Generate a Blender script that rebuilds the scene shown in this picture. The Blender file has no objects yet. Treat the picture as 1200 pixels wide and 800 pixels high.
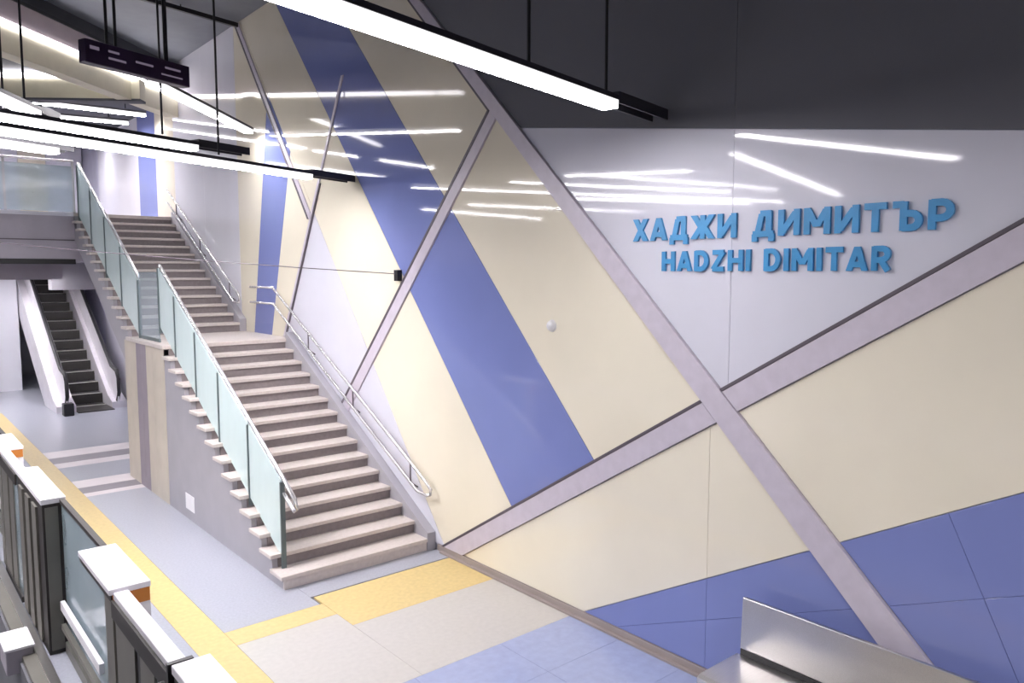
import bpy, bmesh, math, random
from mathutils import Vector, Matrix
random.seed(7)
S = bpy.context.scene
COL = S.collection

# ------------------------------------------------------------------ camera, world, exposure
FPX = 900.0
YAW, PITCH = math.radians(40.25), math.radians(5.143)
CAMZ = 3.4
cd = bpy.data.cameras.new('camera'); cam = bpy.data.objects.new('camera', cd); COL.objects.link(cam)
cd.sensor_fit = 'HORIZONTAL'; cd.sensor_width = 36.0; cd.lens = 36.0 * FPX / 1200.0
cd.clip_start = 0.05; cd.clip_end = 200
cam.location = (0, 0, CAMZ)
cam.rotation_euler = (math.radians(90) - PITCH, 0, -YAW)
S.camera = cam
w = bpy.data.worlds.new('world'); S.world = w; w.use_nodes = True
w.node_tree.nodes['Background'].inputs[0].default_value = (0.8, 0.82, 0.9, 1)
w.node_tree.nodes['Background'].inputs[1].default_value = 0.03
S.view_settings.view_transform = 'Standard'; S.view_settings.look = 'None'
S.view_settings.gamma = 1.0; S.view_settings.exposure = 1.4; S.view_settings.use_curve_mapping = False
LAMP = 24.0

# ------------------------------------------------------------------ materials
def srgb(r, g, b):
    f = lambda c: c / 12.92 if c <= 0.04045 else ((c + 0.055) / 1.055) ** 2.4
    return (f(r / 255), f(g / 255), f(b / 255), 1)
def mat(name, rgb, rough=0.5, metal=0.0, var=0.06, scale=3.0, bump=0.0, bscale=60.0, spec=0.5, stretch=None, coat=0.0):
    m = bpy.data.materials.new(name); m.use_nodes = True
    nt = m.node_tree; b = nt.nodes['Principled BSDF']
    c = srgb(*rgb)
    tc = nt.nodes.new('ShaderNodeTexCoord'); mp = nt.nodes.new('ShaderNodeMapping')
    nt.links.new(tc.outputs['Object'], mp.inputs[0])
    if stretch: mp.inputs['Scale'].default_value = stretch
    n = nt.nodes.new('ShaderNodeTexNoise'); n.inputs['Scale'].default_value = scale; n.inputs['Detail'].default_value = 5
    nt.links.new(mp.outputs[0], n.inputs[0])
    r = nt.nodes.new('ShaderNodeValToRGB')
    r.color_ramp.elements[0].position = 0.3; r.color_ramp.elements[1].position = 0.7
    r.color_ramp.elements[0].color = (*[max(0, x * (1 - var)) for x in c[:3]], 1)
    r.color_ramp.elements[1].color = (*[min(1, x * (1 + var)) for x in c[:3]], 1)
    nt.links.new(n.outputs[0], r.inputs[0]); nt.links.new(r.outputs[0], b.inputs['Base Color'])
    b.inputs['Roughness'].default_value = rough; b.inputs['Metallic'].default_value = metal
    b.inputs['Specular IOR Level'].default_value = spec
    b.inputs['Coat Weight'].default_value = coat
    if bump:
        n2 = nt.nodes.new('ShaderNodeTexNoise'); n2.inputs['Scale'].default_value = bscale; n2.inputs['Detail'].default_value = 3
        nt.links.new(mp.outputs[0], n2.inputs[0])
        bp = nt.nodes.new('ShaderNodeBump'); bp.inputs['Strength'].default_value = bump; bp.inputs['Distance'].default_value = 0.01
        nt.links.new(n2.outputs[0], bp.inputs['Height']); nt.links.new(bp.outputs[0], b.inputs['Normal'])
    return m
def emit(name, rgb, strength):
    m = bpy.data.materials.new(name); m.use_nodes = True
    nt = m.node_tree; nt.nodes.remove(nt.nodes['Principled BSDF'])
    e = nt.nodes.new('ShaderNodeEmission'); e.inputs[0].default_value = (*rgb, 1); e.inputs[1].default_value = strength
    nt.links.new(e.outputs[0], nt.nodes['Material Output'].inputs[0])
    return m
def glassy(name, rgb, opacity, rough=0.15):
    m = bpy.data.materials.new(name); m.use_nodes = True
    nt = m.node_tree; b = nt.nodes['Principled BSDF']
    b.inputs['Base Color'].default_value = srgb(*rgb); b.inputs['Roughness'].default_value = rough
    t = nt.nodes.new('ShaderNodeBsdfTransparent'); t.inputs[0].default_value = (*[0.5 + 0.5 * x for x in srgb(*rgb)[:3]], 1)
    n = nt.nodes.new('ShaderNodeTexNoise'); n.inputs['Scale'].default_value = 4
    mr = nt.nodes.new('ShaderNodeMapRange'); mr.inputs[3].default_value = opacity - 0.04; mr.inputs[4].default_value = opacity + 0.04
    nt.links.new(n.outputs[0], mr.inputs[0])
    mx = nt.nodes.new('ShaderNodeMixShader'); nt.links.new(mr.outputs[0], mx.inputs[0])
    nt.links.new(t.outputs[0], mx.inputs[1]); nt.links.new(b.outputs[0], mx.inputs[2])
    nt.links.new(mx.outputs[0], nt.nodes['Material Output'].inputs[0])
    return m
M = {}
GL = dict(rough=0.05, var=0.03, scale=1.2, bump=0.012, bscale=2.2)
M['gray'] = mat('gray_wall_panel', (214, 213, 224), **GL)
M['cream'] = mat('cream_wall_panel', (234, 226, 207), **GL)
M['blue'] = mat('blue_wall_panel', (126, 136, 192), **GL)
M['darkpanel'] = mat('dark_gray_wall_panel', (112, 112, 118), **GL)  # gray panel darkened: light falloff above the lettering put into the colour
M['pale'] = mat('pale_wall_panel', (226, 225, 234), **GL)
M['band'] = mat('gray_frame_band', (198, 190, 202), rough=0.4, var=0.05, scale=9)
M['bandedge'] = mat('dark_frame_edge', (92, 84, 92), rough=0.45)
M['backing'] = mat('pale_joint_backing', (186, 186, 204), rough=0.7)
M['hidden'] = mat('concrete_gray', (110, 110, 116), rough=0.85, bump=0.2)
M['dark'] = mat('dark_gray_paint', (74, 76, 82), rough=0.7)
M['ceil'] = mat('gray_ceiling', (136, 140, 148), rough=0.6)
M['floor'] = mat('pale_gray_granite', (168, 170, 181), rough=0.28, var=0.08, scale=40)
M['yellow'] = mat('yellow_floor_tile', (212, 188, 130), rough=0.4, var=0.07, scale=20)
M['fcream'] = mat('off_white_floor_stone', (192, 188, 183), rough=0.3, var=0.04, scale=20)
M['fblue'] = mat('light_blue_floor_stone', (158, 167, 200), rough=0.25, var=0.05, scale=12)
M['fdark'] = mat('dark_gray_floor_strip', (140, 134, 142), rough=0.4)
M['fwhite'] = mat('white_floor_strip', (226, 218, 220), rough=0.4)
M['skirt'] = mat('taupe_baseboard', (158, 146, 142), rough=0.4)
M['tread'] = mat('pale_stone_tread', (208, 198, 193), rough=0.45, var=0.06, scale=25)
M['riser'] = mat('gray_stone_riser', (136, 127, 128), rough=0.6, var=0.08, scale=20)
M['side'] = mat('gray_plaster_side', (168, 165, 172), rough=0.6, var=0.04)
M['pcream'] = mat('cream_pier_cladding', (202, 192, 178), rough=0.5)
M['pgray'] = mat('mauve_pier_cladding', (150, 140, 150), rough=0.5)
M['steel'] = mat('brushed_steel', (205, 202, 200), rough=0.28, metal=1.0, var=0.06, scale=6, stretch=(1, 30, 30))
M['rail'] = mat('polished_rail', (226, 224, 226), rough=0.25, metal=0.7)
M['post'] = mat('dark_green_gray_post', (104, 116, 118), rough=0.45, metal=0.3)
M['glass'] = glassy('frosted_green_glass', (220, 236, 236), 0.82, 0.25)
M['clear'] = glassy('clear_pale_glass', (206, 218, 224), 0.32, 0.08)
M['doorglass'] = glassy('door_glass', (178, 194, 200), 0.62, 0.1)
M['black'] = mat('black_plastic', (26, 25, 28), rough=0.4)
M['housing'] = mat('black_lamp_housing', (38, 36, 44), rough=0.4)
M['sign'] = mat('dark_purple_display', (44, 28, 54), rough=0.3, var=0.25, scale=6)
M['letter'] = mat('blue_letter', (66, 146, 200), rough=0.3, var=0.10, scale=5)
M['white'] = mat('white_plastic', (238, 236, 238), rough=0.4)
M['captop'] = mat('white_door_cap', (236, 233, 238), rough=0.35)
M['doorgray'] = mat('gray_door_frame', (122, 119, 112), rough=0.45, metal=0.3)
M['doordark'] = mat('dark_door_frame', (58, 54, 52), rough=0.5, metal=0.2)
M['orange'] = mat('orange_warning_strip', (196, 122, 52), rough=0.5)
M['esc'] = mat('escalator_cladding', (222, 218, 224), rough=0.3, metal=0.2)
M['escstep'] = mat('escalator_step', (72, 70, 68), rough=0.5, metal=0.4)
M['escline'] = mat('escalator_step_edge', (186, 184, 180), rough=0.45)
M['fascia'] = mat('mauve_gray_fascia', (170, 164, 174), rough=0.5)
M['soffit'] = mat('cream_soffit', (206, 200, 176), rough=0.5)
M['pink'] = mat('pinkish_beam_face', (176, 164, 168), rough=0.5)
M['lamp'] = emit('lamp_diffuser', (1.0, 0.965, 1.0), LAMP)
M['led'] = emit('led_strip', (1.0, 0.96, 1.0), 4.5)
M['lens'] = emit('lamp_side_lens', (1.0, 0.965, 1.0), 0.7)
M['screen'] = emit('display_text_glow', (0.75, 0.6, 0.85), 0.07)

# ------------------------------------------------------------------ mesh helpers
class MB:
    def __init__(s): s.v = []; s.f = []
    def add(s, vs, fs):
        n = len(s.v); s.v += [tuple(p) for p in vs]; s.f += [tuple(i + n for i in f) for f in fs]; return s
    def box(s, x0, x1, y0, y1, z0, z1):
        return s.add([(x0,y0,z0),(x1,y0,z0),(x1,y1,z0),(x0,y1,z0),(x0,y0,z1),(x1,y0,z1),(x1,y1,z1),(x0,y1,z1)],
                     [(3,2,1,0),(4,5,6,7),(0,1,5,4),(1,2,6,5),(2,3,7,6),(3,0,4,7)])
    def prism(s, poly, fn, a, b):
        # poly: 2D points, fn(u, v, t) -> 3D, extruded from t=a to t=b
        n = len(poly)
        vs = [fn(u, v, a) for u, v in poly] + [fn(u, v, b) for u, v in poly]
        fs = [tuple(range(n - 1, -1, -1)), tuple(range(n, 2 * n))] + [(i, (i + 1) % n, n + (i + 1) % n, n + i) for i in range(n)]
        return s.add(vs, fs)
    def beam(s, p0, p1, prof):
        # profile of (side, up) swept along a straight line p0-p1
        p0, p1 = Vector(p0), Vector(p1); d = (p1 - p0).normalized()
        side = d.cross(Vector((0, 0, 1))).normalized(); up = side.cross(d)
        n = len(prof)
        vs = [p0 + side * a + up * b for a, b in prof] + [p1 + side * a + up * b for a, b in prof]
        fs = [tuple(range(n - 1, -1, -1)), tuple(range(n, 2 * n))] + [(i, (i + 1) % n, n + (i + 1) % n, n + i) for i in range(n)]
        return s.add(vs, fs)
    def tube(s, pts, r, seg=10):
        pts = [Vector(p) for p in pts]; n = len(pts); rings = []
        for i, p in enumerate(pts):
            d = (pts[min(i + 1, n - 1)] - pts[max(i - 1, 0)]).normalized()
            ref = Vector((0, 0, 1)) if abs(d.z) < 0.9 else Vector((1, 0, 0))
            a = d.cross(ref).normalized(); b = a.cross(d)
            rings.append([p + a * (r * math.cos(2 * math.pi * k / seg)) + b * (r * math.sin(2 * math.pi * k / seg)) for k in range(seg)])
        vs = [q for ring in rings for q in ring]
        fs = [(i * seg + k, i * seg + (k + 1) % seg, (i + 1) * seg + (k + 1) % seg, (i + 1) * seg + k) for i in range(n - 1) for k in range(seg)]
        fs += [tuple(range(seg - 1, -1, -1)), tuple((n - 1) * seg + k for k in range(seg))]
        return s.add(vs, fs)
    def build(s, name, m, parent=None, bevel=0.0, smooth=False):
        me = bpy.data.meshes.new(name); me.from_pydata(s.v, [], s.f)
        bm = bmesh.new(); bm.from_mesh(me); bmesh.ops.recalc_face_normals(bm, faces=bm.faces); bm.to_mesh(me); bm.free()
        me.materials.append(M[m] if isinstance(m, str) else m)
        o = bpy.data.objects.new(name, me); COL.objects.link(o)
        if parent is not None: attach(o, parent)
        if bevel:
            md = o.modifiers.new('bevel', 'BEVEL'); md.width = bevel; md.segments = 2; md.limit_method = 'ANGLE'
        if smooth:
            for p in me.polygons: p.use_smooth = True
        return o
BASE = {}
def attach(o, parent):
    o.parent = parent
    loc = BASE.get(parent.name)
    if loc is not None: o.matrix_parent_inverse = Matrix.Translation(-loc)
def tag(o, label=None, cat=None, group=None, kind=None):
    if label: o['label'] = label
    if cat: o['category'] = cat
    if group: o['group'] = group
    if kind: o['kind'] = kind
    return o
def thing(name, label, cat, loc=(0, 0, 0), group=None):
    o = bpy.data.objects.new(name, None); COL.objects.link(o); o.location = loc
    o.empty_display_size = 0.1
    BASE[o.name] = Vector(loc)
    return tag(o, label, cat, group)
def box(*a): return MB().box(*a)
def struct(o): return tag(o, kind='structure')

# ------------------------------------------------------------------ setting: floor, track bed, ceiling, outer walls
WX = 5.24          # face of the panelled wall
Y0, Y1, YM = -5.0, 30.0, 17.24
ZC = 7.7           # hall ceiling
ZM = 4.553         # upper floor
floor = struct(box(1.0, WX + 0.3, Y0, Y1, -0.30, -0.02).build('floor', 'hidden'))
def fp(name, m, x0, x1, y0, y1):
    g = 0.0015
    return box(x0 + g, x1 - g, y0 + g, y1 - g, -0.02, 0.0).build(name, m, floor)
fp('platform_edge_paving', 'floor', 1.0, 2.11, Y0, Y1)
fp('tactile_strip', 'yellow', 2.11, 2.44, Y0, 22.0)
fp('granite_paving', 'floor', 2.44, 3.42, 7.10, 12.9)
fp('granite_paving', 'floor', 3.42, WX, 7.32, 12.9)
fp('tactile_strip', 'yellow', 2.44, 3.45, 6.78, 7.10)
fp('tactile_field', 'yellow', 3.45, 5.2, 6.46, 7.30)
fp('stone_paving', 'fcream', 2.44, 3.45, 5.25, 6.78)
fp('stone_paving', 'fcream', 3.45, WX, 5.25, 6.46)
xs, ys = [2.44, 3.37, 4.30, WX], [3.2, 3.9, 4.6, 5.25]
for i in range(3):
    for j in range(3):
        fp('blue_paving_slab', 'fblue', xs[i], xs[i + 1], ys[j], ys[j + 1])
fp('stone_paving', 'fcream', 2.44, WX, Y0, 3.2)
rows = [(12.90, 13.12, 'fwhite'), (13.12, 13.5, 'fdark'), (13.5, 14.0, 'fwhite'), (14.0, 15.1, 'floor'), (15.1, 15.5, 'fwhite'), (15.5, 16.0, 'fdark'), (16.0, 16.6, 'fwhite'), (16.6, 22.0, 'floor')]
for a, b, m in rows: fp('floor_stripe' if m != 'floor' else 'granite_paving', m, 2.44, WX, a, b)
fp('granite_paving', 'floor', 2.11, WX, 22.0, Y1)
struct(box(-6.2, 1.0, Y0, Y1, -1.4, -1.15).build('floor_track_bed', 'hidden'))
struct(box(0.88, 1.0, Y0, Y1, -1.15, -0.02).build('trim_platform_edge', 'hidden'))
struct(box(-10.4, -6.2, Y0, Y1, -1.4, 0.0).build('floor_opposite_platform', 'floor'))
struct(box(-10.7, -10.4, Y0, Y1, -1.4, ZC).build('wall_left', 'dark'))
struct(box(-10.7, WX + 0.3, Y0 - 0.3, Y0, -1.4, ZC).build('wall_back', 'dark'))
struct(box(-10.7, WX + 0.3, Y1, Y1 + 0.3, -1.4, ZC).build('wall_far', 'pale'))
ceiling = struct(box(-10.7, WX + 0.3, Y0 - 0.3, Y1 + 0.3, ZC, ZC + 0.3).build('ceiling', 'ceil'))
for x in (-4.6, -3.1, -1.3, 0.2):
    struct(MB().beam((x, Y0, -1.06), (x, Y1, -1.06), [(-.07, -.09), (.07, -.09), (.02, -.06), (.02, .04), (.04, .05), (.04, .09), (-.04, .09), (-.04, .05), (-.02, .04), (-.02, -.06)]).build('trim_running_rail', 'steel'))

# ------------------------------------------------------------------ the panelled wall
wall = struct(box(WX + 0.03, WX + 0.3, Y0, Y1, -0.3, ZC).build('wall_right', 'backing'))
def ln(p, q):
    k = (q[1] - p[1]) / (q[0] - p[0]); return (k, p[1] - k * p[0])        # z = k*y + c
L = dict(U=ln((4.3, 4.62), (1.5, 4.22)), Au=ln((7.44, .09), (1.53, 3.69)), Al=ln((7.06, .09), (1.52, 3.46)),
         Bl=ln((7.12, 5.70), (2.22, .81)), Br=ln((6.09, 4.90), (1.90, .83)),
         Cl=ln((6.92, 4.71), (9.79, 1.69)), Cr=ln((6.81, 4.62), (9.11, 2.16)),
         Sl=ln((11.73, 7.35), (6.22, .90)), Sr=ln((9.46, 6.52), (5.02, 1.66)),
         D=ln((13.24, 7.20), (10.94, 4.22)), E=ln((9.77, 6.08), (11.89, 2.35)),
         G=ln((10.66, 4.15), (7.49, .12)), T=ln((5.10, .08), (1.45, 2.09)), J=ln((4.49, .16), (1.42, 1.46)),
         K=ln((1.84, 1.82), (1.44, .96)), S2l=ln((12.63, 5.02), (13.21, 2.26)), S2r=ln((11.67, 4.86), (12.43, 2.39)))
def clip(poly, a, b, c):
    # keep a*y + b*z <= c
    out = []
    for i in range(len(poly)):
        p, q = poly[i], poly[(i + 1) % len(poly)]
        dp, dq = a * p[0] + b * p[1] - c, a * q[0] + b * q[1] - c
        if dp <= 0: out.append(p)
        if dp * dq < 0:
            t = dp / (dp - dq); out.append((p[0] + (q[0] - p[0]) * t, p[1] + (q[1] - p[1]) * t))
    return out
def half(poly, cond, gap):
    sgn, key = cond[0], cond[1:]
    off = 0.0
    if key[0] == 'y':                                   # '<y3.5' keeps y below 3.5
        v = float(key[1:]); return clip(poly, 1, 0, v - gap) if sgn == '<' else clip(poly, -1, 0, -v - gap)
    if '+' in key: key, o = key.split('+'); off = float(o)
    k, c = L[key]; c += off; n = math.hypot(k, 1)
    if sgn == '<': return clip(poly, -k / n, 1 / n, c / n - gap)
    return clip(poly, k / n, -1 / n, -c / n - gap)
def piece(name, m, conds, thick=0.03, proud=0.0, ya=Y0, yb=24.0, za=0.085, zb=ZC, gap=0.003, cuts=(), x=WX):
    polys = [[(ya, za), (yb, za), (yb, zb), (ya, zb)]]
    p = polys[0]
    for c in conds: p = half(p, c, gap)
    polys = [p]
    for c in cuts:
        polys = [q for p in polys for q in (half(p, '<' + c, .0012), half(p, '>' + c, .0012)) if len(q) > 2]
    out = []
    for p in polys:
        if len(p) < 3: continue
        o = MB().prism(p, lambda u, v, t: (t, u, v), x - proud, x + thick).build(name, m, wall, bevel=0.002)
        out.append(o)
    return out
VC = ('y3.52', 'y1.25', 'y-1.0', 'y-3.2')
piece('wall_panel', 'gray', ['>Au', '>Br', '<U'], cuts=VC)
piece('upper_wall_panel', 'darkpanel', ['>Br', '>U'], cuts=VC)  # gray wall going on upward, its fading light painted as a darker panel
piece('wall_panel', 'cream', ['>Cl', '>Sr', '<Bl'])
piece('wall_panel', 'cream', ['<Cr', '>Sr', '<Bl', '>Au'])
piece('wall_panel', 'blue', ['>Cl', '>Sl', '<Sr', '<Bl'])
piece('wall_panel', 'blue', ['<Cr', '>Sl', '<Sr', '>Au'])
piece('wall_panel', 'cream', ['>Cl', '<Sl', '>G'])
piece('wall_panel', 'cream', ['<Cr', '<Sl', '>G', '>Au'])
piece('wall_panel', 'gray', ['<G', '<E'])
piece('wall_panel', 'cream', ['<G', '>E', '<S2r'])
piece('wall_panel', 'blue', ['<G', '>E', '>S2r', '<S2l'])
piece('wall_panel', 'cream', ['<G', '>S2l', '<y13.75'])
piece('wall_panel', 'pale', ['<G', '>y13.75', '<y17.3'], cuts=('y15.5',))
piece('wall_panel', 'cream', ['>y17.3', '<y18.6'])
piece('wall_panel', 'blue', ['>y18.6', '<y20.0'])
piece('wall_panel', 'pale', ['>y20.0'])
piece('wall_panel', 'cream', ['<Al', '>T', '<Bl'], cuts=('y3.68',))
piece('wall_panel', 'cream', ['<Al', '>T', '>Br'], cuts=('y-1.0',))
piece('wall_panel', 'blue', ['<T', '<Bl', '<Al'], cuts=('J', 'y3.68'))
piece('wall_panel', 'blue', ['<T', '>Br'], cuts=('J', 'K'))
# broad gray frame bands, slightly proud, each with a dark upper edge
piece('frame_band', 'band', ['>Bl', '<Br'], proud=0.03)
piece('frame_band', 'band', ['<Au', '>Al', '<Bl'], proud=0.022)
piece('frame_band', 'band', ['<Au', '>Al', '>Br'], proud=0.022)
piece('band_edge', 'bandedge', ['<Au+0.03', '>Au', '<Bl'], proud=0.026, gap=0)
piece('band_edge', 'bandedge', ['<Au+0.03', '>Au', '>Br'], proud=0.026, gap=0)
piece('frame_band', 'band', ['<Cl', '>Cr', '<Bl'], proud=0.022, za=1.2)
piece('band_edge', 'bandedge', ['<Cl+0.05', '>Cl', '<Bl'], proud=0.026, gap=0, za=1.2)
piece('band_edge', 'bandedge', ['<Bl', '>Bl+-0.035', '>Cl'], proud=0.026, gap=0)
piece('frame_band', 'band', ['<D+0.16', '>D'], proud=0.018, za=4.2)
piece('band_edge', 'bandedge', ['<D', '>D+-0.06'], proud=0.022, gap=0, za=4.2)
piece('frame_band', 'band', ['<E+0.12', '>E'], proud=0.018, za=2.2, zb=6.1)
piece('band_edge', 'bandedge', ['<E', '>E+-0.07'], proud=0.022, gap=0, za=2.2, zb=4.7)
struct(box(WX - 0.012, WX + 0.03, Y0, 7.6, 0.0, 0.078).build('baseboard_right', 'skirt', bevel=0.004))
struct(box(WX - 0.05, WX - 0.013, Y0, 7.5, 0.0, 0.02).build('trim_floor_channel', 'skirt'))

# ------------------------------------------------------------------ upper floor, header beams
upper = struct(box(-10.4, 3.30, YM, 26.0, 3.62, ZM).build('floor_upper', 'fascia'))
box(3.30, WX + 0.03, YM + 0.02, 26.0, 3.62, ZM).build('landing_slab', 'fascia', upper)
box(-10.4, 3.28, YM - 0.015, YM, 4.02, 4.04).build('fascia_joint', 'bandedge', upper)
box(-10.4, 3.28, YM - 0.02, YM, 3.56, 3.66).build('fascia_shadow_gap', 'black', upper)
box(-10.4, 3.28, YM - 0.03, YM + 0.1, ZM - 0.06, ZM + 0.01).build('fascia_cap', 'pale', upper)
struct(MB().prism([(-10.4, 12.9), (0.9, 12.9), (4.9, 16.75), (WX, 17.0), (WX, 26), (-10.4, 26)], lambda u, v, t: (u, v, t), 7.08, ZC).build('ceiling_upper', 'dark'))
uw = struct(box(-10.4, WX, 26.0, 26.2, ZM, 7.08).build('wall_upper', 'pale'))
for i, (a, b, m) in enumerate([(-10, -6, 'gray'), (-6, -2, 'cream'), (-2, 1.2, 'gray'), (1.2, 3.6, 'pale'), (3.6, 4.3, 'cream'), (4.3, 5.2, 'pale')]):
    box(a + .01, b - .01, 25.95, 26.0, ZM, 7.0).build('wall_panel', m, uw)
def header(p0, p1, parts, n):
    r = struct(MB().beam(p0, p1, parts[0][1]).build('trim_%d' % n, parts[0][0]))
    for nm, pr, m in parts[1:]: MB().beam(p0, p1, pr).build(nm, m, r)
R_ = lambda a, b, c, d: [(a, c), (b, c), (b, d), (a, d)]
header((0.9, 12.86, 7.0), (5.1, 16.92, 7.0), [('soffit', R_(-.1, .16, -.42, -.035)), ('led_strip', R_(-.1, .2, -.035, .035), 'led'), ('beam_face', R_(-.1, .18, .035, .36), 'pink'), ('beam_edge', R_(-.1, .2, .36, .41), 'black')], 1)
header((-1.0, 19.65, 7.0), (4.25, 15.7, 7.0), [('soffit', R_(-.1, .16, -.40, -.04)), ('led_strip', R_(-.1, .19, -.04, .035), 'led'), ('beam_edge', R_(-.1, .16, -.44, -.40), 'dark')], 2)

# ------------------------------------------------------------------ staircase
RI, GO = 0.157, 0.2837
SX0, SX1 = 3.29, 5.12
YB = 7.67                                    # foot of the lower flight
YL0 = YB + 14 * GO                           # landing starts
YL1 = YL0 + 1.93
st = thing('staircase', 'wide pale stone staircase with gray risers climbing along the panelled wall to the upper floor', 'staircase', (SX0, YB, 0))
def flight(y0, z0, n, mt=0.045):
    for i in range(n):
        z = z0 + RI * (i + 1); y = y0 + GO * i
        last = i == n - 1
        if not last:
            box(SX0 - 0.04, SX1, y - 0.03, y + GO + 0.01, z - mt, z).build('tread', 'tread', st, bevel=0.006)
        box(SX0 + (0.0 if i == 0 and z0 == 0 else 0.06), SX1, y, y + 0.03, z - RI, z - mt).build('riser', 'tread' if i == 0 and z0 == 0 else 'riser', st)
flight(YB, 0, 15)
ZL = 15 * RI
flight(YL1, ZL, 14)
box(SX0 - 0.04, WX, YL0 - 0.03, YL1 + 0.02, ZL - 0.06, ZL).build('landing', 'tread', st, bevel=0.006)
box(SX0 - 0.04, WX, YL1 + 13 * GO - 0.03, YM + 0.35, ZM - 0.05, ZM + 0.012).build('top_nosing', 'tread', st)
# solid side of the lower flight (sawtooth), pier below the landing, soffit stringer of the upper flight
saw = [(YB + 0.031, 0)]
for i in range(14):
    y = YB + GO * i; z = RI * (i + 1) - 0.047
    saw += [(y + (0.031 if i == 0 else 0.02), z), (y + GO + 0.02, z)]
saw += [(YL0 + 0.02, ZL - 0.062), (YL0 + 0.02, 0)]
MB().prism(saw, lambda u, v, t: (t, u, v), SX0, SX0 + 0.14).build('side_wall', 'side', st)
pier = box(SX0 + 0.02, SX1, YL0 + 0.02, YL1 + 0.25, 0, ZL - 0.062).build('landing_pier', 'side', st)
e = [YL0 + 0.02, YL0 + 0.55, YL0 + 0.95, YL0 + 1.2, YL0 + 1.5, YL1 + 0.25]
for a, b, m in zip(e, e[1:], ['pcream', 'pcream', 'pgray', 'pgray', 'pcream']):
    box(SX0 - 0.005, SX0 + 0.02, a + .004, b - .004, 0, ZL - 0.062).build('pier_cladding', m, pier)
up = [(YL1 + 0.02, ZL - 0.06)]
for i in range(13):
    y = YL1 + GO * i; z = ZL + RI * (i + 1) - 0.047
    up += [(y + 0.02, z), (y + GO + 0.02, z)]
up += [(YM, ZM - 0.05), (YM, ZM - 0.55), (YL1 + 0.25, ZL - 0.40), (YL1 + 0.02, ZL - 0.40)]
MB().prism(up, lambda u, v, t: (t, u, v), SX0, SX0 + 0.12).build('stringer', 'side', st)
MB().prism([(YL1 + .2, ZL - .40), (YM, ZM - .55), (YM, ZM - .45), (YL1 + .2, ZL - .30)], lambda u, v, t: (t, u, v), SX0 + .12, SX1).build('flight_soffit', 'side', st)
# skirting against the wall on both flights
MB().prism([(YB - .02, 0), (YB - .02, .22), (YL0 - .02, ZL + .10), (YL0, ZL + .10), (YL0, 0)], lambda u, v, t: (t, u, v), SX1, WX - .002).build('wall_stringer', 'side', st)
MB().prism([(YL1 - .02, ZL), (YL1 - .02, ZL + .22), (YM, ZM + .12), (YM, ZM - .5), (YL1 + .2, ZL - .3)], lambda u, v, t: (t, u, v), SX1, WX - .002).build('wall_stringer', 'side', st)
tag(box(SX0 - 0.009, SX0 - 0.001, 10.55, 10.90, 0.14, 0.36).build('notice_plate', 'white', bevel=0.003), 'small white plate on the gray side wall of the staircase near the floor', 'plate')

# ------------------------------------------------------------------ glass balustrades
GX = 3.38
def balustrade(name, label, ys, zb, zt, loop):
    # ys: posts along Y, zb(y)/zt(y): bottom and top of the glass
    t = thing(name, label, 'balustrade', (GX, ys[0], zb(ys[0])), 'glass stair balustrades')
    for a, b in zip(ys, ys[1:]):
        g = 0.012
        MB().prism([(a + g, zb(a + g)), (b - g, zb(b - g)), (b - g, zt(b - g)), (a + g, zt(a + g))], lambda u, v, q: (q, u, v), GX - 0.007, GX + 0.007).build('glass_panel', 'glass', t)
    for i, y in enumerate(ys):
        box(GX - 0.022, GX + 0.03, y - 0.012, y + 0.012, zb(y) - 0.10, zt(y) - 0.01).build('post', 'post', t)
    h = lambda y: (GX + 0.02, y, zt(y) + 0.03)
    pts = [h(ys[-1])] + [h(ys[0])]
    if loop:
        y = ys[0]
        pts = [h(ys[-1]), h(ys[0]), (GX + .02, y - .28, zt(y - .28) + .02), (GX + .02, y - .33, zt(y - .33) - .06), (GX + .02, y - .27, zt(y) - .27), (GX + .02, y - .12, zt(y) - .20), (GX + .02, y, zt(y) - .14)]
    MB().tube(pts, 0.024).build('handrail', 'rail', t, smooth=True)
    return t
k = RI / GO
nose = lambda y: RI + k * (y - YB)
balustrade('stair_balustrade', 'frosted glass balustrade on the open side of the lower stair flight', [7.88, 8.78, 9.72, 10.55, 11.38, 12.1], lambda y: nose(y) - 0.015, lambda y: nose(y) + 0.86, True)
nose2 = lambda y: ZL + RI + k * (y - YL1)
balustrade('stair_balustrade', 'frosted glass balustrade on the open side of the upper stair flight', [13.2, 14.2, 15.2, 16.2, 17.2], lambda y: max(nose2(y) - 0.015, ZL + .02), lambda y: nose2(y) + 0.98, False)
lb = thing('landing_balustrade', 'short clear glass guard at the open edge of the half landing between the two flights', 'balustrade', (GX, 12.15, ZL))
box(GX - .007, GX + .007, 12.14, 13.17, ZL + .04, ZL + 1.05).build('glass_panel', 'clear', lb)
box(GX - .012, GX + .012, 12.14, 13.17, ZL, ZL + .05).build('clamp_channel', 'post', lb)
# balustrade along the upper floor edge
ub = thing('gallery_balustrade', 'clear glass balustrade with steel rail along the edge of the upper floor', 'balustrade', (0, YM + .1, ZM))
xs = [3.32 - 1.15 * i for i in range(9)]
for a, b in zip(xs, xs[1:]): box(b + .02, a - .02, YM + .09, YM + .104, ZM + .03, ZM + .92).build('glass_panel', 'clear', ub)
for x in xs: box(x - .02, x + .02, YM + .08, YM + .115, ZM - .02, ZM + 1.0).build('post', 'rail', ub)
MB().tube([(xs[-1], YM + .1, ZM + 1.02), (3.34, YM + .1, ZM + 1.02)], .026).build('handrail', 'rail', ub, smooth=True)

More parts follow.
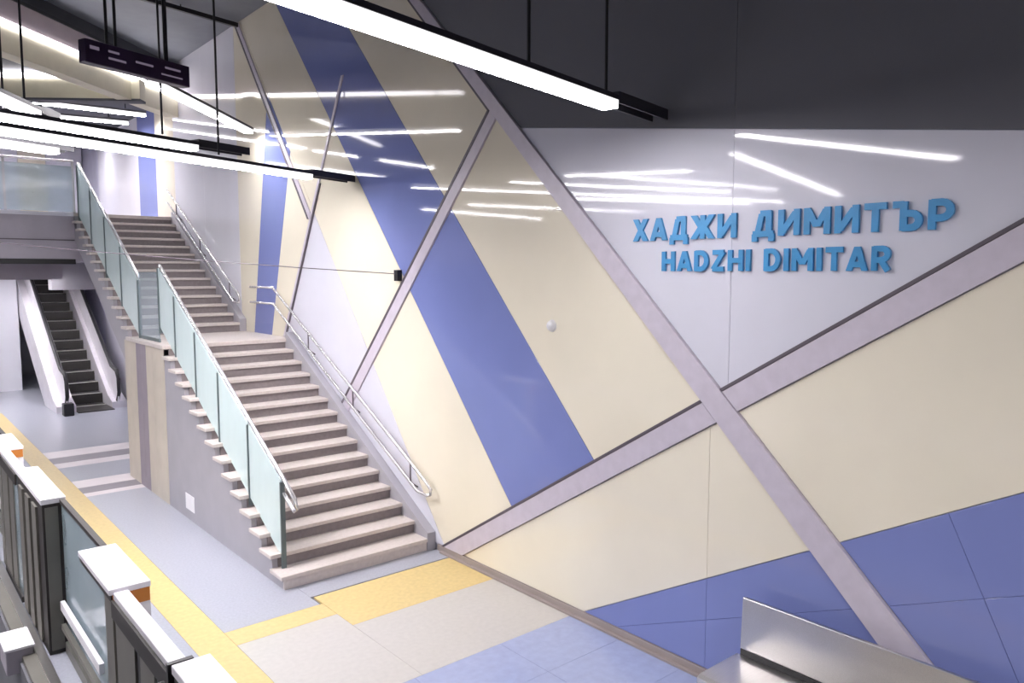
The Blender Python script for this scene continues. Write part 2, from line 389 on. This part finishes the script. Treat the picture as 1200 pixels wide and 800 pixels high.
# ------------------------------------------------------------------ handrails on the wall
def wall_rail(label, ya, za, yb, zb, d, ret, brs):
    t = thing('stair_handrail', label, 'handrail', (WX, ya, za - d), 'double handrails on the panelled wall')
    X = 5.13
    kk = (zb - za) / (yb - ya)
    pts = [(X, yb, zb), (X, ya + .1, za + .1 * kk), (X, ya, za - .02), (X, ya + .02, za - .09), (X, ya + .17, za - d + .10), (X, yb, zb - d)]
    MB().tube([pts[0], pts[1], pts[2], pts[3]], .02).build('upper_rail', 'rail', t, smooth=True)
    MB().tube([pts[3], (X, ya + .10, za - .115), (X, ya + .30, za + .30 * kk - d), (X, yb, zb - d)], .02).build('lower_rail', 'rail', t, smooth=True)
    if ret:
        for dz in (0, d): MB().tube([(X, yb - .02, zb - dz), (X, yb + ret, zb - dz), (WX - .01, yb + ret + .03, zb - dz)], .018).build('rail_return', 'rail', t, smooth=True)
    for f in brs:
        y = ya + (yb - ya) * f; z = za + (zb - za) * f
        MB().tube([(X, y, z), (X, y, z - d), (WX - .004, y, z - d - .08)], .011, 8).build('bracket', 'bandedge', t)
wall_rail('steel double handrail on the wall beside the lower stair flight, looped at its foot', 7.58, .80, 12.1, 3.15, .26, .95, (.1, .42, .72))
wall_rail('steel double handrail on the wall beside the upper stair flight', 13.55, 2.98, 17.5, 5.17, .27, 0, (.12, .5, .85))

# ------------------------------------------------------------------ pendant line lamps
def lamp(label, p0, p1, dark=0.0, z=4.7, rods=(.2, .8), wd=.07, zc=ZC):
    t = thing('pendant_lamp', label, 'lamp', (p0[0], p0[1], z), 'suspended line lamps')
    a, b = Vector((*p0, z)), Vector((*p1, z)); d = (b - a).normalized()
    MB().beam(a, b, [(-wd, -.004), (-wd, -.07), (wd, -.07), (wd, -.004)]).build('side_lens', 'lens', t)
    MB().beam(a, b, [(-wd + .004, -.071), (-wd + .004, -.074), (wd - .004, -.074), (wd - .004, -.071)]).build('diffuser', 'lamp', t)
    MB().beam(a, b, [(-wd - .012, -.016), (-wd - .003, -.016), (-wd - .003, -.004), (wd + .003, -.004), (wd + .003, -.016), (wd + .012, -.016), (wd + .012, .02), (-wd - .012, .02)]).build('housing', 'housing', t)
    if dark:
        MB().beam(b, b + d * dark, [(-wd - .008, -.035), (-wd + .01, -.035), (-wd + .01, .02), (wd - .01, .02), (wd - .01, -.035), (wd + .008, -.035), (wd + .008, .05), (-wd - .008, .05)]).build('end_profile', 'housing', t)
    for f in rods:
        p = a + (b - a) * f
        MB().tube([(p.x, p.y, z + .05), (p.x, p.y, zc)], .012, 6).build('suspension_rod', 'black', t)
    return t
lamp('bright line lamp hanging nearest the camera, dark end touching the wall', (1.3, 3.36), (4.40, 4.05), .82, rods=(.12, .67, .98))
lamp('long line lamp over the lower stairs with a black end by the wall', (-1.5, 7.08), (4.46, 9.29), .80, z=4.66, rods=(.1, .78))
lamp('shorter line lamp just above the long one, ending over the stair balustrade', (-.8, 7.65), (2.93, 8.93), .70, z=4.82, rods=(.15, .9))
lamp('high line lamp at the left edge, pointing at the gallery', (.4, 7.55), (1.46, 9.29), .45, z=5.06, rods=(.3, .9))
lamp('line lamp lowest at the left edge in front of the gallery glass', (-1.4, 7.62), (1.58, 9.0), .15, z=4.66, rods=(.2, .85))
lamp('slanting line lamp high over the half landing, reaching toward the wall', (2.9, 10.25), (5.05, 12.7), z=5.76, rods=(.12, .6))
lamp('line lamp over the tracks seen mirrored above the lettering', (-.5, 7.4), (-8.4, 9.6), z=5.4, rods=(.1, .9))
lamp('line lamp over the tracks farther along', (-.2, 10.9), (-6.0, 9.9), z=5.4, rods=(.1, .9))
lamp('line lamp over the tracks beside the half landing', (-3.6, 12.1), (0.5, 13.2), z=4.9, rods=(.1, .9))  # added out of view to brighten the stair side and gallery fascia
lamp('line lamp over the tracks in front of the gallery edge', (-3.6, 15.4), (0.6, 14.8), z=4.9, rods=(.1, .9))  # second added lamp out of view, same fill for stairs and fascia
lamp('line lamp over the platform behind the camera', (0.5, -0.6), (4.7, -1.6), rods=(.1, .9))  # added behind the view to light the right part of the wall
lamp('line lamp over the platform at the back end', (4.7, -3.2), (0.4, -2.6), rods=(.1, .9))  # also added behind the view as light for the right side
lamp('line lamp over the opposite platform', (-9.6, 2.5), (-5.6, 3.6), rods=(.1, .9))
for i, (a, b) in enumerate([((1.0, 18.3), (4.95, 18.2)), ((1.0, 20.0), (4.9, 19.4)), ((-4.0, 21.0), (0.6, 20.2)), ((1.5, 23.5), (4.9, 22.7)), ((-4.0, 24.2), (0.6, 23.4))]):  # the first of these is added to brighten the stair head
    lamp(['line lamp under the upper floor ceiling right above the stair head', 'line lamp under the upper floor ceiling behind the stair head', 'line lamp under the upper floor ceiling left of the stair head', 'line lamp under the upper floor ceiling near the far wall panels', 'line lamp under the upper floor ceiling in the far left corner'][i], a, b, z=6.85, rods=(.1, .9), zc=7.08)
for i, (a, b) in enumerate([((-1.5, 19.7), (3.2, 19.7)), ((0.5, 22.0), (5.0, 22.0)), ((-1.0, 24.3), (3.3, 24.3))]):  # added lamps tucked out of sight to brighten the escalator area
    lamp(['line lamp under the upper slab before the escalator', 'line lamp under the upper slab above the escalator foot', 'line lamp under the upper slab left of the escalator by the end wall'][i], a, b, z=3.52, rods=(.1, .9), zc=3.62)
trk = thing('ceiling_track', 'thin dark rail running across under the gray ceiling above the stairs', 'rail', (2.4, 13.0, 7.5))
MB().beam((1.2, 12.55, 7.62), (5.2, 13.45, 7.62), R_(-.03, .03, -.03, .04)).build('track_profile', 'black', trk)
for f in (.3, .75): MB().tube([(1.2 + 4 * f, 12.55 + .9 * f, 7.65), (1.2 + 4 * f, 12.55 + .9 * f, ZC)], .012, 6).build('hanger', 'black', trk)

# ------------------------------------------------------------------ hanging display
hs = thing('hanging_display', 'dark purple information display hanging from thin rods above the platform', 'display', (1.57, 7.58, 5.2))
a, b = Vector((1.57, 7.58, 5.3)), Vector((2.56, 7.97, 5.3))
MB().beam(a, b, R_(-.05, .05, -.1, .1)).build('case', 'sign', hs, bevel=0.008)
d = (b - a).normalized(); sd = Vector((d.y, -d.x, 0))
for f, g, u, v in ((.04, .12, .02, .05), (.2, .36, -.03, -.01), (.2, .30, .03, .05), (.45, .62, .0, .02), (.7, .92, -.045, -.03), (.74, .9, .02, .04)):
    MB().beam(a + (b - a) * f + sd * .051, a + (b - a) * g + sd * .051, R_(-.001, .001, u, v)).build('display_line', 'screen', hs)
for f in (.22, .30, .78):
    p = a + (b - a) * f; MB().tube([(p.x, p.y, 5.4), (p.x, p.y, ZC)], .014, 6).build('suspension_rod', 'black', hs)

# ------------------------------------------------------------------ station name
ARC = lambda cx, cy, rx, ry, a0, a1, n=8: [(cx + rx * math.cos(math.radians(a0 + (a1 - a0) * i / n)), cy + ry * math.sin(math.radians(a0 + (a1 - a0) * i / n))) for i in range(n + 1)]
T_ = .12
GLYPH = {   # width, strokes (centre lines) in a cell of height 1
    'Х': (.78, [[(.10, .0), (.68, 1)], [(.68, 0), (.10, 1)]]),
    'А': (.86, [[(.09, 0), (.43, 1)], [(.77, 0), (.43, 1)], [(.2, .27), (.66, .27)]]),
    'Д': (.92, [[(.1, -.2), (.1, .1)], [(.82, -.2), (.82, .1)], [(.02, .1), (.90, .1)], [(.22, .1), (.40, .9)], [(.70, .1), (.70, 1)], [(.34, .9), (.78, .9)]]),
    'Ж': (1.1, [[(.55, 0), (.55, 1)], [(.1, 0), (.48, .52)], [(.1, 1), (.48, .48)], [(1.0, 0), (.62, .52)], [(1.0, 1), (.62, .48)]]),
    'И': (.84, [[(.1, 0), (.1, 1)], [(.74, 0), (.74, 1)], [(.12, .08), (.72, .92)]]),
    'М': (.98, [[(.1, 0), (.1, 1)], [(.88, 0), (.88, 1)], [(.12, .94), (.49, .28)], [(.86, .94), (.49, .28)]]),
    'Т': (.76, [[(.38, 0), (.38, 1)], [(.0, .9), (.76, .9)]]),
    'Ъ': (.96, [[(.0, .9), (.34, .9)], [(.36, 0), (.36, 1)], [(.36, .10), (.62, .10)] + ARC(.62, .34, .24, .24, -90, 90) + [(.36, .58)]]),
    'Р': (.76, [[(.1, 0), (.1, 1)], [(.1, .9), (.38, .9)] + ARC(.38, .64, .27, .26, 90, -90) + [(.1, .38)]]),
    'H': (.80, [[(.1, 0), (.1, 1)], [(.70, 0), (.70, 1)], [(.1, .5), (.70, .5)]]),
    'D': (.82, [[(.1, 0), (.1, 1)], [(.1, .9), (.36, .9)] + ARC(.36, .5, .36, .4, 90, -90, 12) + [(.1, .1)]]),
    'Z': (.76, [[(.06, .9), (.70, .9)], [(.06, .1), (.70, .1)], [(.12, .12), (.64, .88)]]),
    'I': (.20, [[(.1, 0), (.1, 1)]]),
    'R': (.80, [[(.1, 0), (.1, 1)], [(.1, .9), (.40, .9)] + ARC(.40, .67, .25, .23, 90, -90) + [(.1, .44)], [(.38, .44), (.68, .0)]]),
}
for c, d_ in (('A', 'А'), ('M', 'М'), ('T', 'Т')): GLYPH[c] = GLYPH[d_]
def word(text, y_start, y_end, z, cap, parent, gap=.2, space=.55):
    tot = sum(space if c == ' ' else GLYPH[c][0] + gap for c in text) - gap
    s = (y_start - y_end) / tot; x = 0.0
    for c in text:
        if c == ' ': x += space; continue
        wd, strokes = GLYPH[c]; m = MB(); q = 0
        for st_ in strokes:
            for i, (p0, p1) in enumerate(zip(st_, st_[1:])):
                dx, dy = p1[0] - p0[0], p1[1] - p0[1]; n = math.hypot(dx, dy)
                if n < 1e-6: continue
                ux, uy = dx / n * .0, dy / n * .0
                if len(st_) > 2: ux, uy = dx / n * .035, dy / n * .035
                # diagonal strokes keep a flat top and foot
                if abs(dy) > .5 and abs(dx) > .05: ox, oy = T_ * n / abs(dy), 0
                else: ox, oy = -dy / n * T_, dx / n * T_
                P = [(p0[0] - ux + ox, p0[1] - uy + oy), (p1[0] + ux + ox, p1[1] + uy + oy), (p1[0] + ux - ox, p1[1] + uy - oy), (p0[0] - ux - ox, p0[1] - uy - oy)]
                q += 1
                m.prism([(y_start - (x + u) * s, z + v * cap) for u, v in P], lambda u, v, t: (t, u, v), WX - .022 - .0004 * q, WX - .001)
        m.build('letter', 'letter', parent)
        x += wd + gap
sn = thing('station_name', 'blue raised letters reading ХАДЖИ ДИМИТЪР and HADZHI DIMITAR on the gray wall panel', 'lettering', (WX, 4.5, 3.4))
word('ХАДЖИ ДИМИТЪР', 4.51, 1.91, 3.67, .19, sn)
word('HADZHI DIMITAR', 4.19, 2.28, 3.41, .165, sn)

# ------------------------------------------------------------------ wall siren, cable
al = thing('alarm_sounder', 'round white sounder on the cream wall panel under the frame bands', 'alarm', (WX, 5.57, 2.87))
def dome(cx, cy, cz, r, depth, seg=24, rings=6):
    m = MB(); vs = []; fs = []
    for i in range(rings + 1):
        a = math.pi / 2 * i / rings; rr = r * math.cos(a * .94); x = cx - depth * math.sin(a)
        for q in range(seg): vs.append((x, cy + rr * math.cos(2 * math.pi * q / seg), cz + rr * math.sin(2 * math.pi * q / seg)))
    for i in range(rings):
        for q in range(seg): fs.append((i * seg + q, i * seg + (q + 1) % seg, (i + 1) * seg + (q + 1) % seg, (i + 1) * seg + q))
    fs.append(tuple(range(rings * seg, (rings + 1) * seg))); fs.append(tuple(range(seg - 1, -1, -1)))
    return m.add(vs, fs)
dome(WX, 5.57, 2.87, .062, .02).build('base', 'white', al)
dome(WX - .018, 5.57, 2.87, .052, .035).build('dome', 'white', al)
cb = thing('stay_cable', 'thin cable strung from a black wall clamp across the front of the stairs', 'cable', (WX, 8.37, 3.37))
MB().tube([(WX - .05, 8.40, 3.38)] + [(WX - .05 - 5.2 * t, 8.40 + 2.75 * t, 3.38 + .5 * t - .12 * 4 * t * (1 - t) * .3) for t in (.2, .4, .6, .8, 1.0)], .006, 6).build('wire', 'bandedge', cb)
box(WX - .07, WX, 8.34, 8.43, 3.29, 3.43).build('clamp', 'black', cb, bevel=.006)

# ------------------------------------------------------------------ bench
bn = thing('bench', 'brushed steel bench with a tall backrest standing against the blue wall panels', 'bench', (4.8, 1.9, 0))
BY0, BY1 = 0.4, 3.22
MB().prism([(5.04, .50), (5.07, .50), (5.10, .90), (5.06, .905)], lambda u, v, t: (u, t, v), BY0, BY1).build('backrest', 'steel', bn, bevel=.006)
MB().prism([(4.52, .40), (4.56, .40), (4.58, .425), (5.03, .425), (5.03, .46), (4.55, .46), (4.52, .44)], lambda u, v, t: (u, t, v), BY0, BY1 + .02).build('seat', 'steel', bn, bevel=.004)
box(5.03, 5.055, BY0 + .02, BY1 - .01, .455, .505).build('gap_bar', 'black', bn)
for y in (.8, 1.8, 2.8):
    box(4.70, 4.78, y - .03, y + .03, 0, .40).build('leg', 'steel', bn); box(4.60, 5.1, y - .03, y + .03, .385, .424).build('support', 'steel', bn)
    box(5.08, WX - .03, y - .03, y + .03, .6, .7).build('bracket', 'steel', bn)

# ------------------------------------------------------------------ platform edge doors
TOP = 1.40
def housing(y, which):
    h = thing('door_motor_housing', 'dark paneled platform door housing with broad white top, ' + which, 'door housing', (1.2, y + 2.45, 0), 'platform door housings')
    y2, y3 = y + 2.46, y + 3.86
    box(1.09, 1.285, y2, y3, TOP - .03, TOP + .02).build('top', 'captop', h, bevel=.006)
    box(1.10, 1.275, y2 + .01, y3 - .01, .0, TOP - .03).build('body', 'doordark', h)
    box(1.12, 1.22, y2 - .004, y2 + .012, .04, TOP - .06).build('end_panel', 'doorgray', h)
    for q in (.25, .62, 1.0): box(1.082, 1.10, y2 + q, y2 + q + .22, .04, TOP - .10).build('side_panel', 'doorgray', h)
def door_unit(y, i):
    where = ['nearest the camera', 'second from the camera', 'third from the camera'][i]
    # leaf with thin white cap
    t = thing('platform_door_leaf', 'sliding glass platform door leaf with white cap, ' + where, 'platform door', (1.14, y - 1.2, 0), 'platform edge doors')
    box(1.10, 1.19, y - 1.18, y - .02, TOP - .05, TOP - .005).build('cap', 'captop', t, bevel=.006)
    box(1.085, 1.10, y - 1.18, y - .02, TOP - .16, TOP - .05).build('upper_rail', 'doordark', t)
    box(1.11, 1.17, y - 1.16, y - .9, .06, TOP - .05).build('glass_panel', 'doorglass', t)
    box(1.10, 1.18, y - .88, y - .60, .02, TOP - .05).build('stile', 'doorgray', t)
    box(1.11, 1.17, y - .58, y - .50, .02, TOP - .05).build('rubber_edge', 'black', t)
    box(1.10, 1.18, y - .48, y - .05, .02, TOP - .05).build('stile', 'doorgray', t)
    box(1.09, 1.19, y - 1.18, y - .02, 0, .06).build('bottom_rail', 'doordark', t)
    # cabinet with orange strip
    c = thing('door_cabinet', 'white topped door cabinet with orange strip, ' + where, 'door cabinet', (1.2, y, 0), 'platform door cabinets')
    box(1.08, 1.33, y, y + .9, TOP - .03, TOP + .01).build('top', 'captop', c, bevel=.006)
    box(1.20, 1.325, y + .012, y + .20, .02, TOP - .03).build('body', 'white', c)
    box(1.10, 1.322, y + .002, y + .011, TOP - .12, TOP - .03).build('warning_strip', 'orange', c)
    box(1.10, 1.195, y + .012, y + .22, .02, TOP - .03).build('post', 'doorgray', c)
    box(1.09, 1.10, y + .0, y + .9, TOP - .07, TOP - .03).build('edge_trim', 'doordark', c)
    box(1.245, 1.265, y + .22, y + .91, .1, TOP - .03).build('side_glass', 'doorglass', c)
    box(1.22, 1.29, y + .22, y + .91, 0, .1).build('bottom_rail', 'doorgray', c)
    # fixed glass panel
    g = thing('fixed_glass_screen', 'fixed pale glass screen between platform door cabinets, ' + where, 'glass screen', (1.2, y + .92, 0), 'platform edge screens')
    box(1.245, 1.265, y + .92, y + 2.44, .1, TOP - .03).build('glass_panel', 'doorglass', g)
    box(1.232, 1.275, y + .92, y + 2.44, TOP - .03, TOP + .005).build('top_rail', 'doordark', g)
    box(1.22, 1.29, y + .92, y + 2.44, 0, .1).build('bottom_rail', 'doorgray', g)
    box(1.19, 1.225, y + .95, y + 2.40, .42, .50).build('grab_rail', 'captop', g)
    box(1.19, 1.225, y + .95, y + 2.40, .24, .29).build('grab_rail', 'doorgray', g)
    housing(y, ['second of its row from the camera', 'third of its row from the camera', 'fourth of its row from the camera'][i])
    # box under the platform edge
    u = thing('edge_box', 'small gray box on the track side of the platform doors, ' + where, 'box', (1.0, y + 2.6, -.1), 'boxes along the platform edge')
    box(.78, .99, y + 2.55, y + 2.95, -.12, .10).build('case', 'fascia', u, bevel=.01); box(.77, 1.0, y + 2.53, y + 2.97, .10, .12).build('lid', 'captop', u)
housing(.1, 'cut off by the bottom edge')
for i, y in enumerate([5.2, 10.3, 15.4]): door_unit(y, i)
struct(box(.90, 1.0, Y0, Y1, -.02, .03).build('trim_threshold', 'doorgray')); struct(box(1.0, 1.07, Y0, Y1, .0, .05).build('trim_door_sill', 'steel'))
bk = thing('door_bracket', 'small black bracket where two platform door caps meet at the bottom edge', 'bracket', (1.1, 4.0, 1.3))
box(1.08, 1.21, 3.985, 4.015, TOP - .14, TOP + .012).build('plate', 'black', bk); box(1.05, 1.079, 3.94, 4.06, TOP - .2, TOP - .10).build('foot', 'black', bk)

# ------------------------------------------------------------------ escalator
es = thing('escalator', 'dark stepped escalator with pale steel sides rising under the upper floor', 'escalator', (4.25, 21.2, 0))
EX0, EX1, EY = 3.86, 4.66, 21.4
sl = math.tan(math.radians(32))
N = 24
for i in range(N):
    y = EY + i * .40 + .25; z = i * .40 * sl + .02
    box(EX0, EX1, y, y + .42, z - .05, z + .0).build('step', 'escstep', es)
    box(EX0, EX1, y - .012, y + .012, z - .24, z - .05).build('step_riser', 'escstep', es)
    box(EX0, EX1, y - .02, y + .06, z, z + .014).build('step_edge', 'escline', es)
box(EX0, EX1, EY - .6, EY + .25, 0, .02).build('comb_plate', 'escstep', es)
yl = EY + N * .40
for x0, x1, nm in ((EX0 - .42, EX0, 'a'), (EX1, EX1 + .34, 'b')):
    MB().prism([(EY - .35, 0), (EY - .35, .16), (EY + .1, .30), (yl, .30 + (yl - EY - .1) * sl), (yl, -.8 + (yl - EY) * sl), (EY + 1.2, 0)], lambda u, v, t: (t, u, v), x0, x1).build('side_cladding', 'esc', es)
    xm = x0 + .20 if nm == 'a' else x0 + .12
    MB().prism([(EY - .5, .16), (EY - .55, .55), (EY - .40, .88), (EY + .1, 1.0), (yl, 1.0 + (yl - EY - .1) * sl), (yl, .28 + (yl - EY - .1) * sl), (EY + .1, .28), (EY - .3, .14)], lambda u, v, t: (t, u, v), xm - .02, xm + .02).build('balustrade_panel', 'esc', es)
    MB().tube([(xm, EY - .4, .2), (xm, EY - .58, .42), (xm, EY - .55, .75), (xm, EY - .38, .95), (xm, EY + .1, 1.03), (xm, yl, 1.03 + (yl - EY - .1) * sl)], .045).build('moving_handrail', 'black', es, smooth=True)
box(3.50, 3.72, 20.5, 20.75, 0, .30).build('newel_foot', 'black', es, bevel=.02)
lo = struct(box(-2.0, 3.42, 26.0, 26.2, 0, 3.62).build('wall_lower', 'pale'))
box(1.5, 2.6, 25.9, 26.0, 0, 2.7).build('door_panel', 'hidden', lo); box(2.6, 2.85, 25.88, 26.0, 0, 2.9).build('jamb', 'pcream', lo)
struct(box(-4.0, 3.28, 18.6, 19.0, 3.25, 3.62).build('trim_3', 'fascia')); struct(box(3.3, 5.2, 20.0, 20.4, 3.0, 3.62).build('trim_4', 'side'))
